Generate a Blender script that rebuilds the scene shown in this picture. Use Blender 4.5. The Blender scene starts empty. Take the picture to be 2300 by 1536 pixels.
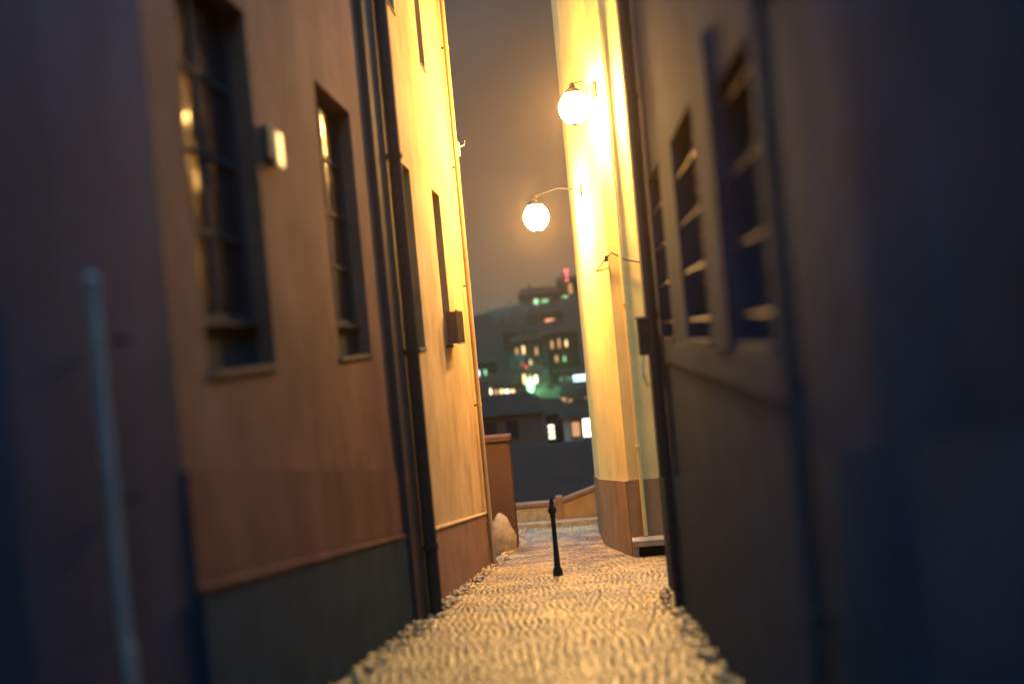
import bpy, math, random
from mathutils import Vector, Matrix, noise
R = math.radians
random.seed(7)
sc = bpy.context.scene
COL = sc.collection

# ------------------------------------------------------------------ camera
F_MM = 35.0
ROLL, YAW, PITCH = R(5.3), math.atan(150/2236.1), R(0.31)
cam_d = bpy.data.cameras.new('camera')
cam = bpy.data.objects.new('camera', cam_d); COL.objects.link(cam)
cam_d.sensor_width = 36; cam_d.lens = F_MM
cam_d.clip_start = 0.05; cam_d.clip_end = 6000
R0 = Vector((math.cos(YAW), math.sin(YAW), 0))
F0 = Vector((-math.sin(YAW), math.cos(YAW), 0))
FW = (F0*math.cos(PITCH) - Vector((0, 0, math.sin(PITCH)))).normalized()
U0 = R0.cross(FW)
ex = R0*math.cos(ROLL) - U0*math.sin(ROLL)
ey = R0*math.sin(ROLL) + U0*math.cos(ROLL)
m = Matrix((ex, ey, -FW)).transposed().to_4x4()
m.translation = Vector((0, 0, 1.55))
cam.matrix_world = m
cam_d.dof.use_dof = True
cam_d.dof.focus_distance = 22
cam_d.dof.aperture_fstop = 0.30
sc.camera = cam

# ------------------------------------------------------------------ world
w = bpy.data.worlds.new('World'); sc.world = w
w.use_nodes = True
nt = w.node_tree; N = nt.nodes; L = nt.links
N.clear()
out = N.new('ShaderNodeOutputWorld'); bg = N.new('ShaderNodeBackground')
sky = N.new('ShaderNodeTexSky'); sky.sky_type = 'NISHITA'; sky.sun_disc = False
sky.sun_elevation = R(-5); sky.sun_rotation = R(200)
SKY_K = 0.10
geo = N.new('ShaderNodeTexCoord'); sep = N.new('ShaderNodeSeparateXYZ')
L.new(geo.outputs['Generated'], sep.inputs[0])
ramp = N.new('ShaderNodeValToRGB')          # town glow low on the horizon, bright blue fill added overhead, out of view
el = ramp.color_ramp.elements
el[0].position = 0.0;  el[0].color = (0.21, 0.118, 0.060, 1)
el[1].position = 1.0;  el[1].color = (1.2, 3.3, 6.0, 1)
e = el.new(0.12); e.color = (0.155, 0.096, 0.056, 1)
e = el.new(0.33); e.color = (0.072, 0.052, 0.045, 1)
e = el.new(0.55); e.color = (0.45, 1.1, 2.0, 1)
L.new(sep.outputs['Z'], ramp.inputs[0])
mul = N.new('ShaderNodeMix'); mul.data_type = 'RGBA'; mul.blend_type = 'ADD'; mul.inputs[0].default_value = 1
sc1 = N.new('ShaderNodeVectorMath'); sc1.operation = 'SCALE'; sc1.inputs[3].default_value = SKY_K
L.new(sky.outputs[0], sc1.inputs[0])
L.new(sc1.outputs[0], mul.inputs[6]); 
cl = N.new('ShaderNodeTexNoise'); cl.inputs['Scale'].default_value = 5.0; cl.inputs['Detail'].default_value = 5
L.new(geo.outputs['Generated'], cl.inputs['Vector'])
cm = N.new('ShaderNodeMapRange'); cm.inputs[1].default_value = .3; cm.inputs[2].default_value = .7
cm.inputs[3].default_value = .8; cm.inputs[4].default_value = 1.2
L.new(cl.outputs[0], cm.inputs[0])
sc2 = N.new('ShaderNodeVectorMath'); sc2.operation = 'SCALE'
L.new(ramp.outputs[0], sc2.inputs[0]); L.new(cm.outputs[0], sc2.inputs[3])
L.new(sc2.outputs[0], mul.inputs[7])
L.new(mul.outputs[2], bg.inputs[0]); bg.inputs[1].default_value = 1.0
L.new(bg.outputs[0], out.inputs[0])

vs = sc.view_settings
vs.view_transform = 'Standard'; vs.look = 'None'; vs.exposure = 0.0; vs.gamma = 1; vs.use_curve_mapping = False
sc.cycles.sample_clamp_indirect = 4.0
sc.cycles.max_bounces = 7
sc.cycles.use_denoising = True
SODIUM = (1.0, 0.49, 0.10)
LAMP_W = 9500.0

# ------------------------------------------------------------------ helpers
class MB:
    def __init__(s): s.v = []; s.f = []
    def poly(s, pts):
        b = len(s.v); s.v += [tuple(p) for p in pts]; s.f.append(tuple(range(b, b+len(pts)))); return s
    def box(s, a, b):
        x0, y0, z0 = a; x1, y1, z1 = b
        k = len(s.v)
        s.v += [(x0,y0,z0),(x1,y0,z0),(x1,y1,z0),(x0,y1,z0),(x0,y0,z1),(x1,y0,z1),(x1,y1,z1),(x0,y1,z1)]
        s.f += [tuple(k+i for i in q) for q in ((0,3,2,1),(4,5,6,7),(0,1,5,4),(1,2,6,5),(2,3,7,6),(3,0,4,7))]
        return s
    def hexa(s, p):   # 8 points, lower ring then upper ring
        k = len(s.v); s.v += [tuple(q) for q in p]
        s.f += [tuple(k+i for i in q) for q in ((0,3,2,1),(4,5,6,7),(0,1,5,4),(1,2,6,5),(2,3,7,6),(3,0,4,7))]
        return s
    def tube(s, pts, r, n=10, cap=True):
        pts = [Vector(p) for p in pts]
        rs = r if isinstance(r, (list, tuple)) else [r]*len(pts)
        rings = []
        for i, p in enumerate(pts):
            d = (pts[min(i+1, len(pts)-1)] - pts[max(i-1, 0)]).normalized()
            a = Vector((0,0,1)) if abs(d.z) < .9 else Vector((1,0,0))
            u = d.cross(a).normalized(); v = d.cross(u)
            k = len(s.v); rings.append(k)
            for j in range(n):
                t = 2*math.pi*j/n
                s.v.append(tuple(p + (u*math.cos(t) + v*math.sin(t))*rs[i]))
        for a, b in zip(rings, rings[1:]):
            for j in range(n):
                s.f.append((a+j, a+(j+1)%n, b+(j+1)%n, b+j))
        if cap:
            s.f.append(tuple(rings[0]+j for j in range(n))[::-1]); s.f.append(tuple(rings[-1]+j for j in range(n)))
        return s
    def lathe(s, c, prof, n=16):
        return s.tube([(c[0], c[1], c[2]+z) for r_, z in prof], [max(r_, .001) for r_, z in prof], n)
    def build(s, name, mat, parent=None, bevel=0, smooth=False, origin=None):
        me = bpy.data.meshes.new(name)
        o0 = Vector(origin) if origin is not None else (Vector(parent['_o']) if parent is not None else Vector((0,0,0)))
        me.from_pydata([tuple(Vector(p)-o0) for p in s.v], [], s.f)
        me.materials.append(mat)
        if smooth:
            for p in me.polygons: p.use_smooth = True
            me.set_sharp_from_angle(angle=R(42))
        o = bpy.data.objects.new(name, me); COL.objects.link(o)
        if parent is not None: o.parent = parent
        else: o.location = o0
        o['_o'] = tuple(o0)
        if bevel:
            b = o.modifiers.new('bevel', 'BEVEL'); b.width = bevel; b.segments = 2; b.limit_method = 'ANGLE'
        return o

def tag(o, label=None, cat=None, group=None, kind=None):
    if label: o['label'] = label
    if cat: o['category'] = cat
    if group: o['group'] = group
    if kind: o['kind'] = kind
    return o
def thing(name, loc, label, cat, group=None):
    o = bpy.data.objects.new(name, None); COL.objects.link(o); o.location = loc; o['_o'] = tuple(loc)
    o.empty_display_size = .2
    return tag(o, label, cat, group)

def mat(name, col, rough=.8, var=.25, scale=3.0, col2=None, bump=.0, bscale=40., metal=0., spec=.5, stretch=(1,1,1), streak=0.0):
    m = bpy.data.materials.new(name); m.use_nodes = True
    t = m.node_tree; n = t.nodes; l = t.links
    p = n['Principled BSDF']; p.inputs['Roughness'].default_value = rough; p.inputs['Metallic'].default_value = metal
    p.inputs['Specular IOR Level'].default_value = .04 if rough >= .78 else spec   # dry matt plaster and stone
    tc = n.new('ShaderNodeNewGeometry'); mp = n.new('ShaderNodeMapping'); mp.inputs['Scale'].default_value = stretch
    l.new(tc.outputs['Position'], mp.inputs[0])
    nz = n.new('ShaderNodeTexNoise'); nz.inputs['Scale'].default_value = scale; nz.inputs['Detail'].default_value = 6; nz.inputs['Roughness'].default_value = .65
    l.new(mp.outputs[0], nz.inputs['Vector'])
    cr = n.new('ShaderNodeValToRGB')
    c2 = col2 or tuple(c*(1-var) for c in col)
    cr.color_ramp.elements[0].position = .32; cr.color_ramp.elements[0].color = (*c2, 1)
    cr.color_ramp.elements[1].position = .68; cr.color_ramp.elements[1].color = (*col, 1)
    l.new(nz.outputs[0], cr.inputs[0])
    last = cr.outputs[0]
    if streak:
        mp2 = n.new('ShaderNodeMapping'); mp2.inputs['Scale'].default_value = (.9, .9, .16)
        l.new(tc.outputs['Position'], mp2.inputs[0])
        n2 = n.new('ShaderNodeTexNoise'); n2.inputs['Scale'].default_value = 1.6; n2.inputs['Detail'].default_value = 3
        l.new(mp2.outputs[0], n2.inputs['Vector'])
        mr = n.new('ShaderNodeMapRange'); mr.inputs[1].default_value = .35; mr.inputs[2].default_value = .7
        mr.inputs[3].default_value = 1.0; mr.inputs[4].default_value = 1-streak
        l.new(n2.outputs[0], mr.inputs[0])
        vm = n.new('ShaderNodeVectorMath'); vm.operation = 'SCALE'
        l.new(last, vm.inputs[0]); l.new(mr.outputs[0], vm.inputs[3]); last = vm.outputs[0]
    l.new(last, p.inputs['Base Color'])
    if bump:
        nb = n.new('ShaderNodeTexNoise'); nb.inputs['Scale'].default_value = bscale; nb.inputs['Detail'].default_value = 4
        l.new(tc.outputs['Position'], nb.inputs['Vector'])
        b = n.new('ShaderNodeBump'); b.inputs['Strength'].default_value = bump; b.inputs['Distance'].default_value = .02
        l.new(nb.outputs[0], b.inputs['Height']); l.new(b.outputs[0], p.inputs['Normal'])
    return m
def glow(name, col, k, trans=0.0):
    m = bpy.data.materials.new(name); m.use_nodes = True
    n = m.node_tree.nodes; l = m.node_tree.links; n.clear()
    o = n.new('ShaderNodeOutputMaterial'); e = n.new('ShaderNodeEmission')
    e.inputs[0].default_value = (*col, 1); e.inputs[1].default_value = k
    if trans:
        t = n.new('ShaderNodeBsdfTransparent'); a = n.new('ShaderNodeMixShader'); a.inputs[0].default_value = trans
        l.new(e.outputs[0], a.inputs[1]); l.new(t.outputs[0], a.inputs[2]); l.new(a.outputs[0], o.inputs[0])
    else: l.new(e.outputs[0], o.inputs[0])
    return m

M = dict(
 plaster_a = mat('warm_plaster', (.25,.128,.085), .9, .45, .9, bump=.25, bscale=18, streak=.25),
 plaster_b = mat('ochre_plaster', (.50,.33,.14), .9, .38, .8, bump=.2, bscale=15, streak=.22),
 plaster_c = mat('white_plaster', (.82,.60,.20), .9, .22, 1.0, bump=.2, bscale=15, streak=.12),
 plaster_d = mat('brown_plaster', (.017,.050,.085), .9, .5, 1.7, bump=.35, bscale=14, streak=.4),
 lower_band = mat('darker_lower_wall', (.185,.093,.065), .9, .35, 1.5, bump=.3, bscale=16, streak=.3),
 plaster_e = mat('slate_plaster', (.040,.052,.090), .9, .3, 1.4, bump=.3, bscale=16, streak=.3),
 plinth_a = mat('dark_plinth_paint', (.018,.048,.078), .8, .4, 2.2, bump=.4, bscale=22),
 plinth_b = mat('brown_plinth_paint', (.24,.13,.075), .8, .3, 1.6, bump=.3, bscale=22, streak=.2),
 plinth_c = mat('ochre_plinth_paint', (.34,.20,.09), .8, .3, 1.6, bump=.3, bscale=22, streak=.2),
 trim = mat('stone_trim', (.36,.32,.27), .8, .3, 4, bump=.3, bscale=40),
 trim_d = mat('dark_stone_trim', (.07,.055,.05), .8, .3, 4, bump=.3, bscale=40),
 pipe_d = mat('dark_iron_pipe', (.05,.04,.04), .8, .4, 6, bump=.2),
 pipe_w = mat('white_pipe_paint', (.38,.32,.31), .8, .25, 5, bump=.15),
 pipe_g = mat('grey_pipe_paint', (.055,.05,.05), .8, .3, 5, bump=.15),
 wood = mat('dark_window_paint', (.035,.045,.05), .8, .3, 8, bump=.2),
 wood_l = mat('worn_window_paint', (.10,.07,.05), .8, .4, 8, bump=.2),
 iron = mat('black_iron', (.02,.02,.022), .8, .3, 9, bump=.2, metal=.0),
 brass = mat('worn_bright_iron', (.09,.055,.035), .55, .3, 12, metal=.3),
 enamel = mat('cream_enamel', (.86,.76,.46), .5, .25, 14),
 mortar = mat('lane_grit', (.07,.055,.04), .9, .4, 9, bump=.5, bscale=60),
 earth = mat('dark_earth', (.05,.045,.04), .95, .4, .05, bump=.2),
 scrub = mat('hill_scrub', (.012,.008,.005), .95, .6, .08, bump=.4, bscale=.6),
 roof = mat('dark_roof_tiles', (.026,.012,.007), .9, .35, 1.2),
 limestone = mat('limestone', (.38,.29,.18), .85, .5, 5, bump=.5, bscale=16),
 cable = mat('black_cable', (.02,.018,.016), .6, .2, 9),
 leaf = mat('leaf_green', (.06,.10,.035), .6, .5, 1.5),
 bark = mat('bark', (.06,.045,.035), .9, .4, 6),
 far_a = mat('far_wall_grey', (.03,.02,.015), .9, .3, .4),
 far_b = mat('far_wall_brown', (.10,.055,.038), .9, .3, .3),
 far_c = mat('far_wall_dark', (.016,.011,.008), .9, .3, .3),
 far_d = mat('far_wall_cream', (.42,.30,.18), .9, .2, .5),
)
# old wavy window glass
g = bpy.data.materials.new('old_window_glass'); g.use_nodes = True
n = g.node_tree.nodes; l = g.node_tree.links; p = n['Principled BSDF']
p.inputs['Base Color'].default_value = (.012,.014,.018,1); p.inputs['Roughness'].default_value = .2
p.inputs['Specular IOR Level'].default_value = .5; p.inputs['IOR'].default_value = 1.08
tc = n.new('ShaderNodeNewGeometry'); mp = n.new('ShaderNodeMapping'); mp.inputs['Scale'].default_value = (1,1,.45); l.new(tc.outputs['Position'], mp.inputs[0])
nz = n.new('ShaderNodeTexNoise'); nz.inputs['Scale'].default_value = 5; nz.inputs['Detail'].default_value = 3; l.new(mp.outputs[0], nz.inputs['Vector'])
b = n.new('ShaderNodeBump'); b.inputs['Strength'].default_value = .9; b.inputs['Distance'].default_value = .05
l.new(nz.outputs[0], b.inputs['Height']); l.new(b.outputs[0], p.inputs['Normal'])
M['glass'] = g
# cobbles: every stone has its own tone
c = bpy.data.materials.new('lane_cobbles'); c.use_nodes = True
n = c.node_tree.nodes; l = c.node_tree.links; p = n['Principled BSDF']
at = n.new('ShaderNodeAttribute'); at.attribute_name = 'tone'
cr = n.new('ShaderNodeValToRGB'); cr.color_ramp.elements[0].color = (.09,.050,.012,1); cr.color_ramp.elements[1].color = (.47,.27,.052,1)
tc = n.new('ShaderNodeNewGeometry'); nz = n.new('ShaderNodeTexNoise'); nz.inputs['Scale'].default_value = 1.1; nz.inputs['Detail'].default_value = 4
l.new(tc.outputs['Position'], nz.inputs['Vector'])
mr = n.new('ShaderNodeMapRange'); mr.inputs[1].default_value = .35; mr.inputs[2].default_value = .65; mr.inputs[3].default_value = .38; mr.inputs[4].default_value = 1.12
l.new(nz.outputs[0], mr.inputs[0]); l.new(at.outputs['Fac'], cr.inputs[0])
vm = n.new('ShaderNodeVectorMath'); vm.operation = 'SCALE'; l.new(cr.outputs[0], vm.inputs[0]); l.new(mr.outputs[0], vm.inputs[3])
l.new(vm.outputs[0], p.inputs['Base Color']); p.inputs['Specular IOR Level'].default_value = .15; p.inputs['Roughness'].default_value = .38; p.inputs['Specular IOR Level'].default_value = .7
n2 = n.new('ShaderNodeTexNoise'); n2.inputs['Scale'].default_value = 45; l.new(tc.outputs['Position'], n2.inputs['Vector'])
b = n.new('ShaderNodeBump'); b.inputs['Strength'].default_value = .25; b.inputs['Distance'].default_value = .006; l.new(n2.outputs[0], b.inputs['Height']); l.new(b.outputs[0], p.inputs['Normal'])
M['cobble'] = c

SL = .157
def gz(y):          # height of the lane: it runs downhill away from the camera and eases off at the end
    if y < 24: return -SL*y
    t = min(y, 34)-24
    return -SL*24 - SL*t + .0065*t*t

# ------------------------------------------------------------------ ground
mb = MB()
ys = [-8+i*1.0 for i in range(43)]
for a, b_ in zip(ys, ys[1:]):
    mb.poly([(-4,a,gz(a)),(9,a,gz(a)),(9,b_,gz(b_)),(-4,b_,gz(b_))])
tag(mb.build('lane', M['mortar']), kind='structure')
verts=[]; faces=[]; tones=[]
y = 5.6; row = 0
while y < 31.4:
    dy = .085*random.uniform(.92,1.1) * (1.0 if y < 18 else 1.25)
    x = -2.44 + random.uniform(0,.06)
    xmax = 0.99 if y < 14 else 2.6
    if y > 21: xmax = .62-(y-21.2)*.06
    while x < xmax:
        dx = random.uniform(.07,.115) * (1.0 if y < 18 else 1.3)
        j = lambda k=.012: random.uniform(-k,k)
        h = .010+random.random()*.006
        if x < -2.2 or (x > .72 and y < 14): h += random.random()**2*.07      # raised, broken edge stones
        z = gz(y)
        cx, cy = x+dx/2, y+dy/2
        tx, ty = j(.0035), j(.0035)
        k = len(verts)
        q = [(x+.003+j(.004),y+.003+j(.004)),(x+dx-.003+j(.004),y+.003+j(.004)),(x+dx-.003+j(.004),y+dy-.003+j(.004)),(x+.003+j(.004),y+dy-.003+j(.004))]
        for a_ in q: verts.append((a_[0],a_[1],gz(a_[1])-.005))
        for a_ in q: verts.append((a_[0]*.92+cx*.08,a_[1]*.92+cy*.08,gz(a_[1])+h*.8+tx*(a_[0]-cx)/dx*2+ty*(a_[1]-cy)/dy*2))
        for a_ in q: verts.append((a_[0]*.5+cx*.5,a_[1]*.5+cy*.5,gz(a_[1]*.5+cy*.5)+h+.006+tx*(a_[0]-cx)/dx+ty*(a_[1]-cy)/dy))
        for r_ in (0,4):
            for i in range(4): faces.append((k+r_+i,k+r_+(i+1)%4,k+r_+4+(i+1)%4,k+r_+4+i))
        faces.append((k+8,k+9,k+10,k+11))
        tones += [min(1,max(0,random.gauss(.58,.2)))]*12
        x += dx
    y += dy
me = bpy.data.meshes.new('cobbles'); me.from_pydata(verts,[],faces); me.materials.append(M['cobble'])
at = me.attributes.new('tone','FLOAT','POINT'); at.data.foreach_set('value', tones)
for p_ in me.polygons: p_.use_smooth = True
co = bpy.data.objects.new('cobblestone_paving', me); COL.objects.link(co); tag(co, kind='structure')

def terr(x, y):
    if y < 38: return -9.0
    if y < 130: return -9 - (y-38)*.19
    base = -26.5
    if y < 430:
        t = (y-130)/300; t = t*t*(3-2*t)
        top = 12 + 6*math.sin(x*.012+.9) + 3*math.sin(x*.041)
        return base + (top-base)*t + noise.noise(Vector((x*.02,y*.02,0)))*4*t
    return 12 + 6*math.sin(x*.012+.9) + 3*math.sin(x*.041) - (y-430)*.03
mb = MB()
xs = [-1500,-900,-500]+[-300+i*15 for i in range(41)]+[500,900,1500]
yl = [-60,0,20,36,38.01]+[45+i*12 for i in range(50)]+[900,1600,3000]
idx = {}
for i,xx in enumerate(xs):
    for j_,yy in enumerate(yl):
        idx[i,j_] = len(mb.v); mb.v.append((xx,yy,terr(xx,yy)))
for i in range(len(xs)-1):
    for j_ in range(len(yl)-1):
        mb.f.append((idx[i,j_],idx[i+1,j_],idx[i+1,j_+1],idx[i,j_+1]))
tag(mb.build('hillside', M['scrub'], smooth=True), kind='structure')

# ------------------------------------------------------------------ facades facing across the lane
def facade(mb, x, s, y0, y1, z0, z1, ops, th=.34):
    """wall slab on plane x, outside towards s*X; ops = (ya, yb, za, zb) openings with reveals"""
    Y = sorted({y0,y1,*[o[0] for o in ops],*[o[1] for o in ops]}); Z = sorted({z0,z1,*[o[2] for o in ops],*[o[3] for o in ops]})
    for a,b in zip(Y,Y[1:]):
        for c_,d in zip(Z,Z[1:]):
            my,mz = (a+b)/2,(c_+d)/2
            if any(o[0]<my<o[1] and o[2]<mz<o[3] for o in ops): continue
            mb.poly([(x,a,c_),(x,b,c_),(x,b,d),(x,a,d)] if s>0 else [(x,b,c_),(x,a,c_),(x,a,d),(x,b,d)])
    xb = x-s*th
    for a,b,c_,d in ops:
        mb.poly([(x,a,c_),(x,a,d),(xb,a,d),(xb,a,c_)]); mb.poly([(x,b,c_),(xb,b,c_),(xb,b,d),(x,b,d)])
        mb.poly([(x,a,c_),(xb,a,c_),(xb,b,c_),(x,b,c_)]); mb.poly([(x,a,d),(x,b,d),(xb,b,d),(xb,a,d)])
def shell(mb, x, s, y0, y1, z0, z1, depth=6.5, th=.34):
    xa, xb = x-s*th, x-s*depth
    lo, hi = min(xa,xb), max(xa,xb)
    mb.box((lo,y0+.004,z0),(hi,y1-.004,z1))
    for yy in (y0,y1):     # close the ends of the facade slab
        mb.poly([(x,yy,z0),(xa,yy,z0),(xa,yy,z1),(x,yy,z1)])
    mb.poly([(x,y0,z1),(x,y1,z1),(xa,y1,z1),(xa,y0,z1)])

def window(par, x, s, y0, y1, z0, z1, panel=.37, rows=4, rec=.2, wood='wood', bars=None, cols=2, label=None):
    """casement window set back in its opening: frame > glass, mullion, sill, panel"""
    xr = x - s*rec
    X = lambda a,b: (min(xr+s*a, xr+s*b), max(xr+s*a, xr+s*b))
    fb = MB(); a,b = X(0,.06); fw = .07
    fb.box((a,y0+.003,z0+.003),(b,y0+fw,z1-.003)); fb.box((a,y1-fw,z0+.003),(b,y1-.003,z1-.003))
    fb.box((a,y0+fw,z1-fw),(b,y1-fw,z1-.003)); fb.box((a,y0+fw,z0+panel),(b,y1-fw,z0+panel+.08))
    ym = (y0+y1)/2
    fb.box((a,ym-.05,z0+panel+.08),(b-.02,ym+.05,z1-fw))
    f = fb.build('window', M[wood], par, bevel=.006)
    if label: f['label'] = label
    gb = MB(); a2,b2 = X(.005,.022)
    gb.box((a2,y0+fw,z0+panel+.08),(b2,y1-fw,z1-fw)); gb.build('pane', M['glass'], f)
    zb = z0+panel+.08; H = z1-fw-zb
    mbb = MB(); a3,b3 = X(.023,.05)
    for r_ in range(1,rows):
        zz = zb+H*r_/rows
        MB().box((a3,y0+fw,zz-.016),(b3,y1-fw,zz+.016)).build('glazing_bar', M[wood], f)
    if panel > .1:
        a4,b4 = X(-.01,.035)
        MB().box((a4,y0+.004,z0+.06),(b4,y1-.004,z0+panel)).build('apron_panel', M[wood], f, bevel=.01)
        a5,b5 = X(.03,rec+.02) if True else 0
        MB().box((min(xr+s*.03, x+s*.03),y0+.004,z0+panel-.0),(max(xr+s*.062,xr+s*.1),y1-.004,z0+panel+.022)).build('rail', M['wood_l'], f)
    sa, sb = min(xr+s*0, x+s*.02), max(xr+s*0, x+s*.02)
    MB().box((sa,y0-.0+.002,z0+.002),(sb,y1-.002,z0+.055)).build('sill', M['trim_d'], f, bevel=.008)
    for zz in bars or ():
        MB().tube([(x-s*.03,y0-.02,zz),(x-s*.03,y1+.02,zz)], .008, 8).build('grille_bar', M['brass'], f, smooth=True)
    return f

# left near house
LX = -2.4
o = thing('house', (LX, 3, gz(3)), 'long house with warm plaster and tall dark windows filling the left side of the picture', 'house')
ops = [(6.3,7.75,1.45,4.3),(9.85,11.4,1.45,4.3)]
mb = MB(); facade(mb, LX, 1, 5.76, 13.0, -6, 7.8, ops); shell(mb, LX, 1, 5.76, 13.0, -6, 7.8)
mb.build('wall', M['plaster_a'], o)
for q in ops: window(o, LX, 1, *q)
pl = MB()
pl.hexa([(LX+.003,5.764,-7),(LX+.045,5.764,-7),(LX+.045,12.9,-7),(LX+.003,12.9,-7),(LX+.003,5.764,gz(5.764)+1.1),(LX+.045,5.764,gz(5.764)+1.1),(LX+.045,12.9,gz(12.9)+1.1),(LX+.003,12.9,gz(12.9)+1.1)])
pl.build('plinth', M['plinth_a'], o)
MB().hexa([(LX+.003,5.764,gz(5.764)+1.102),(LX+.052,5.764,gz(5.764)+1.102),(LX+.052,12.9,gz(12.9)+1.102),(LX+.003,12.9,gz(12.9)+1.102),(LX+.003,5.764,gz(5.764)+1.15),(LX+.06,5.764,gz(5.764)+1.14),(LX+.06,12.9,gz(12.9)+1.14),(LX+.003,12.9,gz(12.9)+1.15)]).build('plinth_cap', M['lower_band'], o)
MB().hexa([(LX+.002,5.764,gz(5.764)+1.151),(LX+.02,5.764,gz(5.764)+1.151),(LX+.02,12.29,gz(12.29)+1.151),(LX+.002,12.29,gz(12.29)+1.151),(LX+.002,5.764,gz(5.764)+1.85),(LX+.02,5.764,gz(5.764)+1.85),(LX+.02,12.29,gz(12.29)+1.95),(LX+.002,12.29,gz(12.29)+1.95)]).build('lower_band', M['lower_band'], o)  # band over the lower wall, darker in colour than the wall above
MB().box((LX-7,5.77,7.804),(LX+.25,13.0,8.0)).build('roof', M['roof'], o)
MB().box((LX+.002,12.3,-6),(LX+.09,12.998,7.8)).build('corner_strip', M['trim_d'], o)

# left nearest house, all in the dark
o = thing('house', (LX, 0, gz(0)), 'slate coloured house in deep shadow at the left edge behind the pale pipe', 'house')
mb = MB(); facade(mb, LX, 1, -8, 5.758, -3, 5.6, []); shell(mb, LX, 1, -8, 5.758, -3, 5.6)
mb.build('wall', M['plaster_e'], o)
MB().box((LX-7,-8.2,5.604),(LX+.2,5.75,5.8)).build('roof', M['roof'], o)

# left far house
o = thing('house', (LX, 18, gz(18)), 'brightly lit ochre house beyond the dark drainpipe on the left of the lane', 'house')
ops = [(14.15,15.5,1.45,4.3),(17.9,18.9,1.45,4.35),(14.15,15.5,6.7,9.4),(17.9,18.6,6.6,9.4)]
mb = MB(); facade(mb, LX, 1, 13.01, 22.4, -7, 12.2, ops); shell(mb, LX, 1, 13.01, 22.4, -7, 12.2)
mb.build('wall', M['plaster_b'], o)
for q in ops: window(o, LX, 1, *q, wood='wood' if q[0]<15 else 'wood_l', rec=.28)
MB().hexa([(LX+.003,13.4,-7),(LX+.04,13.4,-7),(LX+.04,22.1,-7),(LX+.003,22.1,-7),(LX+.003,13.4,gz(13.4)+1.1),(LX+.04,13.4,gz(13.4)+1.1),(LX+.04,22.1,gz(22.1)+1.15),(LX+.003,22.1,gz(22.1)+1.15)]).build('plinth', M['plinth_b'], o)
MB().hexa([(LX+.003,13.4,gz(13.4)+1.102),(LX+.06,13.4,gz(13.4)+1.102),(LX+.06,22.1,gz(22.1)+1.152),(LX+.003,22.1,gz(22.1)+1.152),(LX+.003,13.4,gz(13.4)+1.14),(LX+.05,13.4,gz(13.4)+1.13),(LX+.05,22.1,gz(22.1)+1.18),(LX+.003,22.1,gz(22.1)+1.19)]).build('plinth_cap', M['plaster_b'], o)
MB().box((LX+.002,13.02,-7),(LX+.09,13.55,12.2)).build('corner_strip', M['trim_d'], o)
MB().box((LX+.002,22.14,-7),(LX+.07,22.47,12.2)).build('corner_strip', M['plaster_b'], o)
MB().box((LX-7,12.99,12.204),(LX+.3,22.6,12.4)).build('roof', M['roof'], o)

# drainpipes on the left
def downpipe(x, y, z0, z1, r, m_, label, step=2.6, s=1, lower=None):
    o = thing('drainpipe', (x, y, z0), label, 'drainpipe')
    MB().tube([(x,y,z0+(lower or .0)),(x,y,z1)], r, 12).build('pipe', M[m_], o, smooth=True)
    z = z0+.9; cl_ = MB()
    while z < z1:
        MB().tube([(x,y,z),(x,y,z+.06)], r*1.22, 12).build('collar', M[m_], o, smooth=False)
        MB().box((min(x,x-s*(r+.1)),y-.015,z+.01),(max(x,x-s*(r+.1)),y+.015,z+.045)).build('bracket', M['iron'], o)
        z += step
    return o
downpipe(LX+.19, 13.1, gz(13.1), 12.1, .09, 'pipe_d', 'thick dark drainpipe between the brown house and the brightly lit house')
downpipe(LX+.11, 21.6, gz(21.6), 12.1, .05, 'plaster_b', 'slim pale drainpipe near the far corner of the brightly lit left house')
o = thing('standpipe', (LX+.12, 4.6, gz(4.6)), 'pale grey upright pipe on the shadowed left wall, ending at head height', 'pipe')
MB().tube([(LX+.12,4.6,gz(4.6)+.98),(LX+.12,4.6,2.0)], .026, 12).build('pipe', M['pipe_w'], o, smooth=True)
MB().tube([(LX+.13,4.6,gz(4.6)),(LX+.13,4.6,gz(4.6)+.98)], .032, 12).build('lower_sleeve', M['pipe_w'], o, smooth=True)
MB().lathe((LX+.12,4.6,1.99),[(.034,0),(.036,.02),(.02,.04),(.0,.05)],12).build('cap', M['pipe_w'], o)
for z in (-.3,.9,1.7): MB().box((LX+.046,4.90,z),(LX+.12,4.94,z+.03)).build('bracket', M['iron'], o)

# alarm box on the left wall
o = thing('alarm_box', (LX,8.1,3.3), 'small cream box fixed high on the left wall between the two tall windows', 'wall box')
MB().box((LX+.004,7.9,3.15),(LX+.05,8.22,3.43)).build('back_plate', M['wood_l'], o, bevel=.008)
MB().box((LX+.0505,8.06,3.13),(LX+.08,8.24,3.42)).build('cover', M['enamel'], o, bevel=.008)
MB().box((LX+.0505,7.9,3.17),(LX+.07,8.03,3.45)).build('dim_side_panel', M['plaster_b'], o, bevel=.006)  # brown panel paints in the dimmer side face of the box

# window box railing under the narrow window of the far left house
o = thing('flower_box', (LX+.02,18.4,1.75), 'narrow iron flower box under the slim window of the bright left house', 'flower box')
b_ = MB()
for k in range(6): b_.box((LX+.045,17.9+k*.19,1.52+.0),(LX+.245,17.93+k*.19,2.1))
b_.box((LX+.225,17.88,2.1),(LX+.25,18.9,2.13)); b_.box((LX+.225,17.88,1.5),(LX+.25,18.9,1.53))
b_.build('railing', M['brass'], o)
MB().box((LX+.05,17.95,1.55),(LX+.22,18.84,1.85)).build('trough', M['wood_l'], o, bevel=.01)

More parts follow.
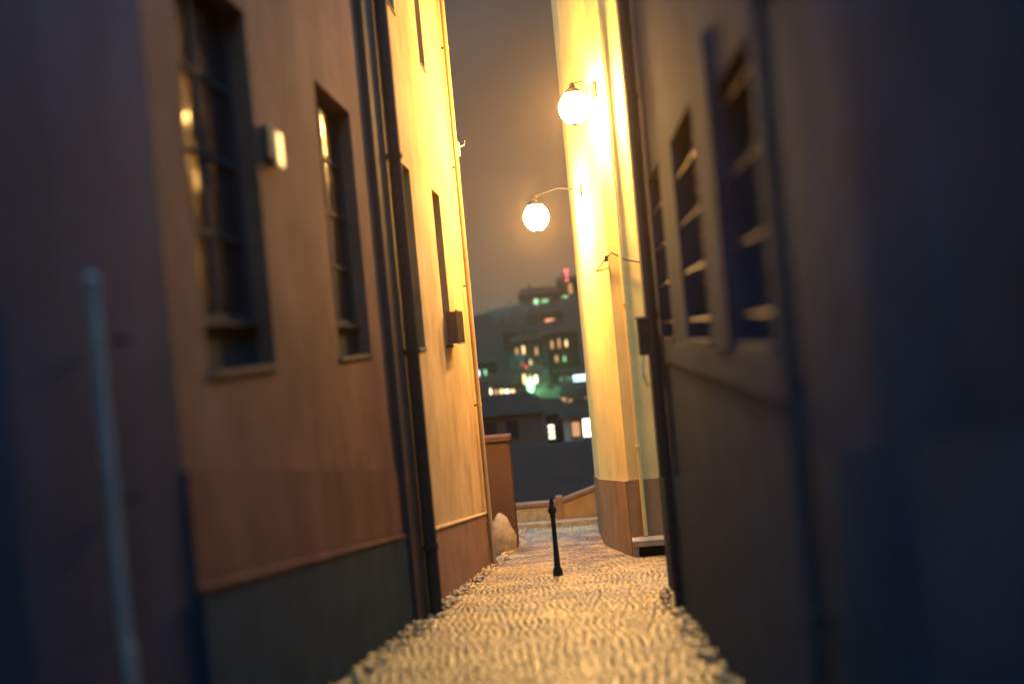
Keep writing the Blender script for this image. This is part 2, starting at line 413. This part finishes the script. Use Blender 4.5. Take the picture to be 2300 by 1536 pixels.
# left corner insulator bracket
o = thing('cable_bracket', (LX+.07,22.3,5.85), 'small cable hook on the outer corner of the bright left house', 'bracket')
MB().box((LX+.072,22.2,5.7),(LX+.13,22.4,6.0)).build('plate', M['trim'], o, bevel=.01)
MB().tube([(LX+.13,22.3,5.9),(LX+.24,22.3,5.93),(LX+.26,22.3,6.02)],.018,8).build('hook', M['trim'], o)

# right near house
RX = .97
o = thing('house', (RX, 6, gz(6)), 'dark brown house with barred windows filling the right side of the picture', 'house')
ops = [(5.05,6.15,1.33,2.95),(7.4,9.0,1.33,3.15),(10.3,11.7,1.33,3.2)]
mb = MB(); facade(mb, RX, -1, -8, 14.2, -7, 7.0, ops); shell(mb, RX, -1, -8, 14.2, -7, 7.0)
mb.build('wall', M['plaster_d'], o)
for q in ops:
    window(o, RX, -1, *q, panel=.05, rows=4, wood='wood', bars=[q[2]+.22+.42*i for i in range(4)] , rec=.22)
MB().box((RX-.022,4.7,1.1),(RX-.003,12.2,1.328)).build('sill_band', M['plaster_d'], o, bevel=.01)
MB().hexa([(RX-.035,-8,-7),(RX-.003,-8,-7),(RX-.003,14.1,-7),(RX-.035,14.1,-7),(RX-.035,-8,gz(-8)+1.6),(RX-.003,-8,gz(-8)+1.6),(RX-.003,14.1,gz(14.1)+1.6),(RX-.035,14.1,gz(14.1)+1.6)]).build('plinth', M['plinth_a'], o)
MB().box((RX-.03,6.35,1.33),(RX-.003,7.1,3.35)).build('pilaster', M['plaster_d'], o)
MB().box((RX-.02,13.75,-6),(RX-.002,14.19,7.0)).build('corner_strip', M['plaster_d'], o)
MB().box((RX-.05,12.4,-6),(RX-.002,12.8,7.0)).build('pilaster', M['plaster_d'], o)
MB().box((RX-.15,-8.1,7.004),(RX+7,14.3,7.2)).build('roof', M['roof'], o)
downpipe(RX-.1, 4.2, gz(4.2), 6.9, .035, 'pipe_g', 'thin grey drainpipe on the dark right wall nearest the camera', s=-1)
downpipe(RX-.07, 11.95, gz(11.95), 6.9, .05, 'pipe_d', 'dark drainpipe beside the lit corner of the brown right house', s=-1)
o = thing('junction_box', (RX-.06,12.9,1.1), 'weathered cable box at the far corner of the brown right house', 'junction box')
MB().box((RX-.2,12.95,1.15),(RX-.052,13.2,1.62)).build('case', M['wood_l'], o, bevel=.015)
MB().box((RX-.22,12.93,1.62),(RX-.052,13.22,1.65)).build('lid', M['trim'], o)
MB().tube([(RX-.15,13.0,1.16),(RX-.19,12.9,.95),(RX-.14,12.85,.75),(RX-.2,12.8,.9),(RX-.16,12.9,1.14)],.012,8).build('cable_loop', M['enamel'], o)

# right far house, standing out into the lane
o = thing('house', (.7, 21, gz(21)), 'white plastered house corner glaring under the wall lantern, right of the gap', 'house')
A = (.76,21.0); C = (.22,25.5); B = (.10,30.2)
mb = MB()
def prism(mb, pts, z0, z1):
    n_ = len(pts)
    for i in range(n_):
        a,b = pts[i],pts[(i+1)%n_]
        mb.poly([(a[0],a[1],z0),(b[0],b[1],z0),(b[0],b[1],z1),(a[0],a[1],z1)])
    mb.poly([(p_[0],p_[1],z1) for p_ in pts]); mb.poly([(p_[0],p_[1],z0) for p_ in pts][::-1])
prism(mb, [A,(9,21.0),(9,30.2),B,C], -8, 12.4)
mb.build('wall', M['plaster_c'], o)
mb = MB()
def slab(a, b, za, zb_):
    nx, ny = b[1]-a[1], -(b[0]-a[0]); k_ = .035/math.hypot(nx, ny); nx, ny = -nx*k_, -ny*k_
    mb.hexa([(a[0]+nx,a[1]+ny,-8),(b[0]+nx,b[1]+ny,-8),(b[0]-nx,b[1]-ny,-8),(a[0]-nx,a[1]-ny,-8),(a[0]+nx,a[1]+ny,za),(b[0]+nx,b[1]+ny,zb_),(b[0]-nx,b[1]-ny,zb_),(a[0]-nx,a[1]-ny,za)])
slab((A[0]-.03,A[1]+.0),C,-1.70,-2.28); slab(C,(B[0],B[1]-.1),-2.28,-2.85)
mb.box((A[0]-.034,20.965,-8),(8.9,21.02,-1.68))
mb.build('plinth', M['plinth_c'], o)
MB().box((.1,20.7,12.404),(9,30.5,12.6)).build('roof', M['roof'], o)
mb = MB(); dxy = (Vector((B[0],B[1]))-Vector((A[0],A[1]))).normalized()
o2 = thing('drainpipe', (1.05,20.9,gz(21)), 'pale drainpipe down the front of the glaring white house corner', 'drainpipe')
MB().tube([(1.02,20.9,gz(21)+.45),(1.02,20.9,12.3)], .045, 12).build('pipe', M['plaster_c'], o2, smooth=True)
for z in (-1,2,5,8): MB().tube([(1.02,20.9,z),(1.02,20.9,z+.06)], .056, 12).build('collar', M['plaster_c'], o2)
# stone doorstep, slot below it filled by a black block
o = thing('doorstep', (1.1,20.8,gz(20.8)), 'stone doorstep over a black slot at the foot of the white corner', 'doorstep')
MB().box((.72,20.55,gz(20.8)+.26),(1.75,20.96,gz(20.8)+.40)).build('slab', M['limestone'], o, bevel=.02)
MB().box((.86,20.72,gz(20.8)-.1),(1.7,20.95,gz(20.8)+.258)).build('black_infill', M['iron'], o)
for x_ in (.73,1.66): MB().box((x_,20.58,gz(20.8)-.1),(x_+.1,20.95,gz(20.8)+.258)).build('side_stone', M['limestone'], o)
# cable sagging over the corner
o = thing('overhead_cable', (.7,20.8,2.9), 'thin black cable sagging across the glaring white house corner', 'cable')
MB().tube([(.42,25.0,2.95),(.55,22.6,2.86),(.655,21.0,2.93),(.70,20.93,2.98),(.85,20.9,3.1),(1.1,20.9,2.93),(1.5,20.9,2.82),(2.5,20.9,2.85)],.016,8).build('strand', M['cable'], o)
MB().box((.69,20.90,2.93),(.76,20.97,3.05)).build('clip', M['iron'], o)

# lanterns
def lantern(c_, wall, label, watts):
    o = thing('wall_lantern', wall, label, 'wall lantern', None)
    x,y,z = c_
    p0 = Vector(wall)
    MB().tube([p0, p0+Vector((0,0,.001))+ (Vector(c_)+Vector((0,0,.52))-p0)*.5+Vector((0,0,.12)), Vector(c_)+Vector((0,0,.5))],.014,8).build('arm', M['iron'], o)
    MB().box((wall[0]-.03,wall[1]-.06,wall[2]-.15),(wall[0]+.06,wall[1]+.06,wall[2]+.15)).build('wall_plate', M['iron'], o)
    gl = MB().lathe((x,y,z),[(.10,-.31),(.19,-.25),(.27,-.14),(.305,0),(.285,.12),(.21,.235),(.12,.29)],20)
    gl.build('glass', M['lampglass'], o, smooth=True)
    MB().lathe((x,y,z),[(.125,.292),(.20,.30),(.16,.36),(.07,.42),(.05,.50),(.0,.54)],16).build('cap', M['iron'], o)
    MB().lathe((x,y,z),[(.0,-.37),(.04,-.34),(.09,-.315)],12).build('finial', M['iron'], o)
    ld = bpy.data.lights.new('lantern_bulb','POINT'); ld.energy = watts; ld.color = SODIUM; ld.shadow_soft_size = .16
    # the lantern throws most of its light sideways, a little less straight down
    ld.use_nodes = True; tn = ld.node_tree; em = tn.nodes['Emission']
    tc_ = tn.nodes.new('ShaderNodeTexCoord'); sp = tn.nodes.new('ShaderNodeSeparateXYZ'); tn.links.new(tc_.outputs['Normal'], sp.inputs[0])
    mr_ = tn.nodes.new('ShaderNodeMapRange'); mr_.interpolation_type = 'SMOOTHSTEP'
    mr_.inputs[1].default_value = -.20; mr_.inputs[2].default_value = -.60; mr_.inputs[3].default_value = 1.0; mr_.inputs[4].default_value = .62
    tn.links.new(sp.outputs['Z'], mr_.inputs[0]); tn.links.new(mr_.outputs[0], em.inputs['Strength'])
    lo = bpy.data.objects.new('bulb', ld); COL.objects.link(lo); lo.parent = o; lo.location = Vector(c_)-Vector(wall)
    return o
M['lampglass'] = glow('lit_lantern_glass', (1,.74,.38), 500, .6)
lantern((.33,20.35,6.05), (.76,20.99,6.5), 'brighter wall lantern standing out against the white house corner', LAMP_W)
lantern((-.75,24.0,4.35), (.39,24.0,4.9), 'lower wall lantern hanging against the night sky in the gap', LAMP_W*.8)

# ------------------------------------------------------------------ end of the lane
o = thing('gate_pillar', (-2.5,27,gz(27)), 'tall reddish gate pillar just beyond the bright left house', 'pillar')
MB().box((-2.95,26.8,-7),(-2.15,27.4,-1.25)).build('shaft', M['far_b'], o, bevel=.02)
MB().box((-3.0,26.75,-1.248),(-2.1,27.45,-1.10)).build('cap', M['far_b'], o, bevel=.02)
MB().box((-7,27.0,-7),(-2.952,27.25,-1.6)).build('garden_wall', M['far_b'], o)
o = thing('guard_stone', (-2.45,25.9,gz(25.9)), 'pale rounded guard stone at the foot of the reddish pillar', 'guard stone')
g_ = MB().lathe((-2.47,25.9,gz(25.9)-.05),[(.33,0),(.34,.25),(.325,.5),(.31,.62),(.25,.8),(.15,.98),(.06,1.08),(.0,1.1)],14)
g_.v = [(a+.09*noise.noise(Vector((a*4,b*4,c_*4))),b,c_+.03*noise.noise(Vector((a*3,b*3,c_*3+5)))) for a,b,c_ in g_.v]
g_.build('stone', M['limestone'], o, smooth=True)
o = thing('parapet', (-1,32,gz(32)), 'low parapet wall closing the end of the cobbled lane', 'parapet wall')
MB().box((-2.7,32.0,-7),(-1.22,32.35,-3.98)).build('pale_panel', M['limestone'], o, bevel=.02)
MB().box((-2.75,31.95,-3.978),(-1.2,32.4,-3.86)).build('coping', M['plinth_b'], o, bevel=.015)
MB().hexa([(-1.0,32.02,-7),(.5,32.02,-7),(.5,32.33,-7),(-1.0,32.33,-7),(-1.0,32.02,-3.9),(.5,32.02,-3.46),(.5,32.33,-3.46),(-1.0,32.33,-3.9)]).build('sloping_panel', M['plinth_c'], o)
MB().hexa([(-1.0,31.96,-3.898),(.5,31.96,-3.458),(.5,32.4,-3.458),(-1.0,32.4,-3.898),(-1.0,31.96,-3.8),(.5,31.96,-3.35),(.5,32.4,-3.35),(-1.0,32.4,-3.8)]).build('coping', M['plinth_b'], o)
MB().box((-1.22,31.97,-7),(-1.0,32.38,-3.72)).build('pier', M['plinth_b'], o, bevel=.01)
MB().box((-2.7,31.6,-6),(.3,31.95,gz(31.8)+.16)).build('kerb_step', M['limestone'], o, bevel=.02)
o = thing('bollard_post', (-.75,17.7,gz(17.7)), 'slender black iron post with a ball standing alone in the middle of the lane', 'post')
MB().lathe((-.75,17.7,gz(17.7)-.02),[(.09,0),(.088,.14),(.058,.2),(.047,.5),(.04,1.08)],12).build('shaft', M['iron'], o, smooth=True)
MB().lathe((-.75,17.7,gz(17.7)+1.06),[(.05,0),(.058,.03),(.04,.05),(.065,.08),(.08,.13),(.065,.18),(.03,.215),(.045,.24),(.028,.34),(.0,.36)],12).build('finial', M['iron'], o, smooth=True)

# ------------------------------------------------------------------ beyond the parapet
o = thing('house', (-2,45,terr(-2,45)), 'dark tiled roof of a house below the parapet at the end of the lane', 'house')
MB().box((-6.2,40.5,-17),(6,60,-6.9)).build('wall', M['far_c'], o)
rf = MB(); rf.hexa([(-6.8,39.9,-7.2),(6.6,39.9,-7.2),(6.6,61,-7.2),(-6.8,61,-7.2),(-4.7,50,-4.05),(5,50,-4.05),(5,51,-4.05),(-4.7,51,-4.05)]); rf.build('roof', M['roof'], o)
MB().box((3.4,46,-6),(4.2,46.8,-3.6)).build('chimney', M['far_b'], o)

LIT = dict(green=glow('green_lit_window',(.35,.9,.40),1.05), pale_green=glow('pale_green_lit_window',(.4,1,.5),1.68), orange=glow('orange_lit_window',(1,.38,.16),1.57),
  amber=glow('amber_lit_window',(1,.66,.30),2.6), dim=glow('dim_amber_lit_window',(1,.5,.22),0.8), white=glow('white_lit_window',(1,.86,.62),4.5), cool=glow('cool_lit_window',(.62,.9,1),4.11),
  teal=glow('teal_lit_window',(.25,.75,.60),0.449), warm=glow('warm_bright_window',(1,.86,.55),3.4), hot=glow('glaring_lit_window',(1,.93,.72),8.5), red=glow('red_beacon_glass',(1,.12,.16),4.49), green_lamp=glow('green_lamp_glass',(.35,1,.5),3.37),
  red_dim=glow('dim_red_lamp_glass',(1,.12,.06),0.935))
def block(xc, y, wd, z1, wins, label, wallm='far_a', depth=8, roof=True, ww=1.1, wh=1.7, group=None, name='apartment_building'):
    """far building: its front faces the lane at distance y; wins = (x, z, kind[, w, h])"""
    zb = min(terr(xc-wd/2,y),terr(xc+wd/2,y))-3
    o = thing(name, (xc,y,zb), label, 'building', group)
    MB().box((xc-wd/2,y,zb),(xc+wd/2,y+depth,z1)).build('wall', M[wallm], o)
    if roof:
        r_=MB(); r_.hexa([(xc-wd/2-.4,y-.4,z1+.004),(xc+wd/2+.4,y-.4,z1+.004),(xc+wd/2+.4,y+depth+.4,z1+.004),(xc-wd/2-.4,y+depth+.4,z1+.004),(xc-wd/2+1,y+depth*.45,z1+wd*.12+.6),(xc+wd/2-1,y+depth*.45,z1+wd*.12+.6),(xc+wd/2-1,y+depth*.55,z1+wd*.12+.6),(xc-wd/2+1,y+depth*.55,z1+wd*.12+.6)])
        r_.build('roof', M['roof'], o)
        MB().box((xc-wd*.25,y+depth*.4,z1+.5),(xc-wd*.25+.8,y+depth*.4+.8,z1+wd*.12+1.8)).build('chimney', M['far_b'], o)
    for q in wins:
        x_,z_,kd = q[:3]; a,b = (q[3],q[4]) if len(q)>3 else (ww,wh)
        fr = MB()
        fr.box((x_-a/2-.12,y-.10,z_-b/2-.12),(x_-a/2,y-.002,z_+b/2+.12)); fr.box((x_+a/2,y-.10,z_-b/2-.12),(x_+a/2+.12,y-.002,z_+b/2+.12))
        fr.box((x_-a/2,y-.10,z_+b/2),(x_+a/2,y-.002,z_+b/2+.12)); fr.box((x_-a/2,y-.14,z_-b/2-.12),(x_+a/2,y-.002,z_-b/2))
        fw_ = fr.build('window', M['far_c'], o)
        MB().box((x_-a/2,y-.05,z_-b/2),(x_+a/2,y-.004,z_+b/2)).build('pane', M['glass'] if kd=='dark' else LIT[kd], fw_)
    return o
block(-13.5,380,16,17,[(-14.9,13.2,'pale_green',1.5,3.6),(-11.5,12.8,'green',2.6,3.4),(-8.9,11.6,'green',1.0,2.8),(-12.6,8.4,'dim',1.6,1.8),(-17.5,12,'dim',.8,1.6),(-17.5,8,'amber',.7,1.6),(-9,8,'dark')],'highest far block on the hill with green windows','far_c')
block(-2.0,400,10,22,[(-4.9,12.6,'green',1.8,4.0),(-3.8,15.0,'pale_green',2,1.6),(-1.6,18.5,'dim',1.6,4)],'tower on the far hill with one green lit stairwell beside the white corner','far_c')
block(-10.5,340,12,8.5,[(-9.3,4.6,'orange',3.0,3.6),(-12.3,1.6,'amber',1.0,3.2),(-14,5,'dark'),(-7,1,'dark')],'far hillside block with one wide orange window','far_c')
block(-17.3,300,11,2.8,[(-14.8,-1.1,'amber',1.4,2.4),(-16.1,-1.6,'orange',.9,1.6),(-18.9,-.6,'dim',1.0,2.0),(-17.1,1.0,'dim',.8,1.0),(-20.8,-1,'dark')],'dim far house with small amber windows left of the orange one','far_c')
block(-8.8,298,6,1.5,[(-9.1,-1.5,'amber',.7,2.4),(-7,-1.5,'dark')],'small far house with a single slim amber window','far_c')
block(-25.5,240,9,-4.2,[(-23.6,-6.8,'pale_green',1.2,2.0),(-25.2,-6.6,'cool',1.0,1.4),(-27.5,-6.8,'dark')],'far house with green and bluish windows by the left house edge','far_c')
block(-18.4,210,13,-8.4,[(-22.9,-10,'dim'),(-21.4,-10,'dim'),(-19.9,-10.1,'white',.9,2.2),(-18.4,-10.2,'dim',.9,1.8),(-17.2,-10.25,'amber',.8,1.8),(-16.1,-10.3,'white',.7,1.6),(-14.9,-10.4,'amber',.8,1.6),(-21.8,-12.6,'dim',.8,1.4),(-19.6,-12.6,'dim',.8,1.4),(-17.2,-12.7,'dark'),(-15,-12.7,'dim',.7,1.2)],'long far terrace with one lit row of six windows','far_b')
wn = [(-3.9+i*.62, z, 'teal',.45,.55) for i in range(4) for z in (-6.9,-7.8,-8.7)] + [(-1.35+i*.62, z, 'cool',.48,.6) for i in range(4) for z in (-6.75,-7.6,-8.45)]
block(-1.2,180,8,-5.6,wn,'far office block with a grid of cold white windows','far_c',roof=False,name='office_building')
block(-1.2,160,8.6,-8.4,[(-4.3,-9.7,'amber',.5,1.7),(-3.3,-9.4,'dim',.7,.9),(-2.2,-9.9,'dim',.6,1.2),(-.8,-9.9,'dim',.6,1.2),(.2,-9.9,'dim',.6,1.2),(1.2,-10,'dim',.6,1.2),(2.2,-10,'dim',.6,1.2),(-3.9,-11.6,'dim',.5,.9),(-.3,-11.6,'amber',.5,.9)],'far house with a dim amber row of windows below the office grid','far_b')
block(-14.5,270,8,0.2,[(-17,-2.6,'dim',.8,1.8),(-15.2,-2.4,'amber',.6,2.2),(-13.2,-2.6,'dark'),(-11.7,-3,'dim',.8,2.0),(-16,-6,'dim',.8,1.6),(-13.6,-6,'amber',.5,1.6)],'far house with five scattered dim windows in the middle of the slope','far_c')
block(-4.2,250,8,1.5,[(-6.8,-1.4,'dim',.7,2.0),(-5.0,-1.2,'dim',.6,2.4),(-3.2,-1.4,'amber',.5,1.6),(-6,-5,'dim',.7,1.6),(-4,-5.2,'green',.6,1.4)],'far house on the right of the slope with a low green window','far_c')
block(-10.3,200,4.2,-5.6,[(-11.6,-7.2,'amber',.6,1.9),(-10.4,-7.2,'dim',.6,1.7),(-9.3,-7.4,'white',.5,1.5),(-11.3,-10.2,'dim',.6,1.5)],'narrow far house with three windows right of the lit terrace','far_b')
# nearer lit facades
o = block(-5.0,100,6.5,-6.6,[],'house with one bright six-pane window below the green tree','far_c')
b_ = MB(); b_.box((-5.0,99.9,-9.1),(-3.5,99.998,-7.55)); fr = b_.build('window', M['iron'], o)
for i in range(2):
    for k in range(3):
        MB().box((-4.6+i*.76,99.84,-9.0+k*.5),(-4.6+i*.76+.54,99.895,-9.0+k*.5+.36)).build('pane', LIT['warm'], fr)
o = block(.6,90,5.4,-6.2,[(.12,-7.25,'hot',.85,1.55),(-1.0,-7.3,'dim',.7,1.3)],'cream house with one glaring white window beside the white corner','far_d')
o = block(-6.6,75,6.5,-4.3,[(-5.6,-5.4,'dark',.6,1.0),(-7.2,-5.4,'dark',.6,1.0)],'dim red brown house just over the gate pillar','far_b')

o = thing('radio_mast', (-2.6,402,12), 'thin mast topped by a red beacon beside the white corner', 'mast')
mb = MB(); zb = 17
for sx,sy in ((-.6,-.6),(.6,-.6),(.6,.6),(-.6,.6)): mb.tube([(-2.5+sx,399+sy,-3),(-2.5+sx*.3,399+sy*.3,26)],.09,6)
for k in range(12):
    z=zb+k*.75; mb.tube([(-3.0,398.5,z),(-2.0,398.5,z+.75)],.05,5)
mb.build('lattice', M['far_a'], o)
for z,r_ in ((22.0,.5),(23.8,.5),(25.6,.7)): MB().lathe((-2.5,398.3,z),[(.0,-r_*.9),(r_*.7,-r_*.6),(r_,0),(r_*.7,r_*.6),(0,r_*.9)],10).build('beacon', LIT['red'], o)

# green street lamp and the tree it lights
def tree(x,y,h,cr,label,mcrown='leaf',n_=900,group=None):
    zb = terr(x,y)
    o = thing('tree', (x,y,zb), label, 'tree', group)
    mb = MB(); mb.tube([(x,y,zb-.3),(x+.1,y,zb+h*.35),(x-.1,y+.1,zb+h*.7)],[.28,.2,.08],8)
    for k in range(7):
        a=random.uniform(0,6.28); z=zb+h*random.uniform(.3,.55)
        mb.tube([(x,y,z),(x+math.cos(a)*cr*.4,y+math.sin(a)*cr*.4,z+h*.15),(x+math.cos(a)*cr*.75,y+math.sin(a)*cr*.75,z+h*.3)],[.1,.06,.02],6)
    mb.build('trunk', M['bark'], o)
    lf = MB(); cl_=[(random.gauss(0,.45)*cr,random.gauss(0,.45)*cr,zb+h*random.uniform(.42,1.0),cr*random.uniform(.2,.38)) for _ in range(26)]
    for i in range(n_):
        cx_,cy_,cz_,r_ = random.choice(cl_)
        p_ = Vector((x+cx_+random.gauss(0,1)*r_*.6,y+cy_+random.gauss(0,1)*r_*.6,cz_+random.gauss(0,1)*r_*.5))
        u_ = Vector((random.gauss(0,1),random.gauss(0,1),random.gauss(0,1))).normalized()*.22; v_ = u_.orthogonal()*.6
        lf.poly([p_-u_,p_-v_,p_+u_,p_+v_])
    lf.build('crown', M[mcrown], o)
    return o
# town trees standing on their own slope of the valley
def terr_at(x,y): return terr(x,y)
tree(-5.0,153,terr(-5,153)*-1-5.3,2.3,'tree glowing green beside the green street lamp','leaf',1600)
for i,(x_,y_,h_,r_) in enumerate([(-24,330,9,4),(-19,345,8,4),(-15.5,250,9,3.5),(-12,235,8,3),(-9.5,120,15,3),(-11.5,128,14,3)]):
    tree(x_,y_,h_,r_,['dark tree at the left of the far hilltop','dark tree below the highest far block','dark tree above the long lit terrace','dark tree right of the long lit terrace','dark tree behind the red brown house','dark tree at the left behind the red brown house'][i],n_=500,group='dark trees on the far hillside')
o = thing('street_lamp', (-7.9,150.5,terr(-8,150.5)), 'far street lamp with a large green glowing globe', 'street lamp')
zt = -6.3
MB().tube([(-7.9,150.5,terr(-8,150.5)-.2),(-7.9,150.5,zt-.7)],[.12,.07],8).build('pole', M['iron'], o)
MB().lathe((-7.9,150.5,zt-.9),[(.1,0),(.4,.25),(.55,.8),(.6,1.5),(.45,2.1),(.0,2.4)],12).build('globe', LIT['green_lamp'], o, smooth=True)
ld = bpy.data.lights.new('green_bulb','POINT'); ld.energy=5000; ld.color=(.35,1,.5); ld.shadow_soft_size=.3
lo = bpy.data.objects.new('bulb', ld); COL.objects.link(lo); lo.parent=o; lo.location=Vector((-7.2,148.9,zt))-Vector((-7.9,150.5,terr(-8,150.5)))
o = thing('warning_light', (-9.3,170,terr(-9,170)), 'tiny red light on a thin pole above the green lamp', 'lamp')
MB().tube([(-9.4,170,terr(-9,170)-.2),(-9.4,170,-4.2)],.06,6).build('pole', M['iron'], o)
MB().lathe((-9.4,170,-4.2),[(.2,0),(.3,.3),(.2,.7),(0,.9)],8).build('glass', LIT['red_dim'], o)

for ob in list(bpy.data.objects):
    if '_o' in ob: del ob['_o']

# evening haze hanging in the town air
hz = bpy.data.materials.new('thin_haze'); hz.use_nodes = True
n = hz.node_tree.nodes; n.clear()
o_ = n.new('ShaderNodeOutputMaterial'); v_ = n.new('ShaderNodeVolumePrincipled')
v_.inputs['Density'].default_value = .0005; v_.inputs['Color'].default_value = (.95,.74,.48,1); v_.inputs['Anisotropy'].default_value = .85
hz.node_tree.links.new(v_.outputs[0], o_.inputs['Volume'])
tag(MB().box((-1600,-70,-100),(1600,3100,60)).build('haze', hz), kind='stuff')
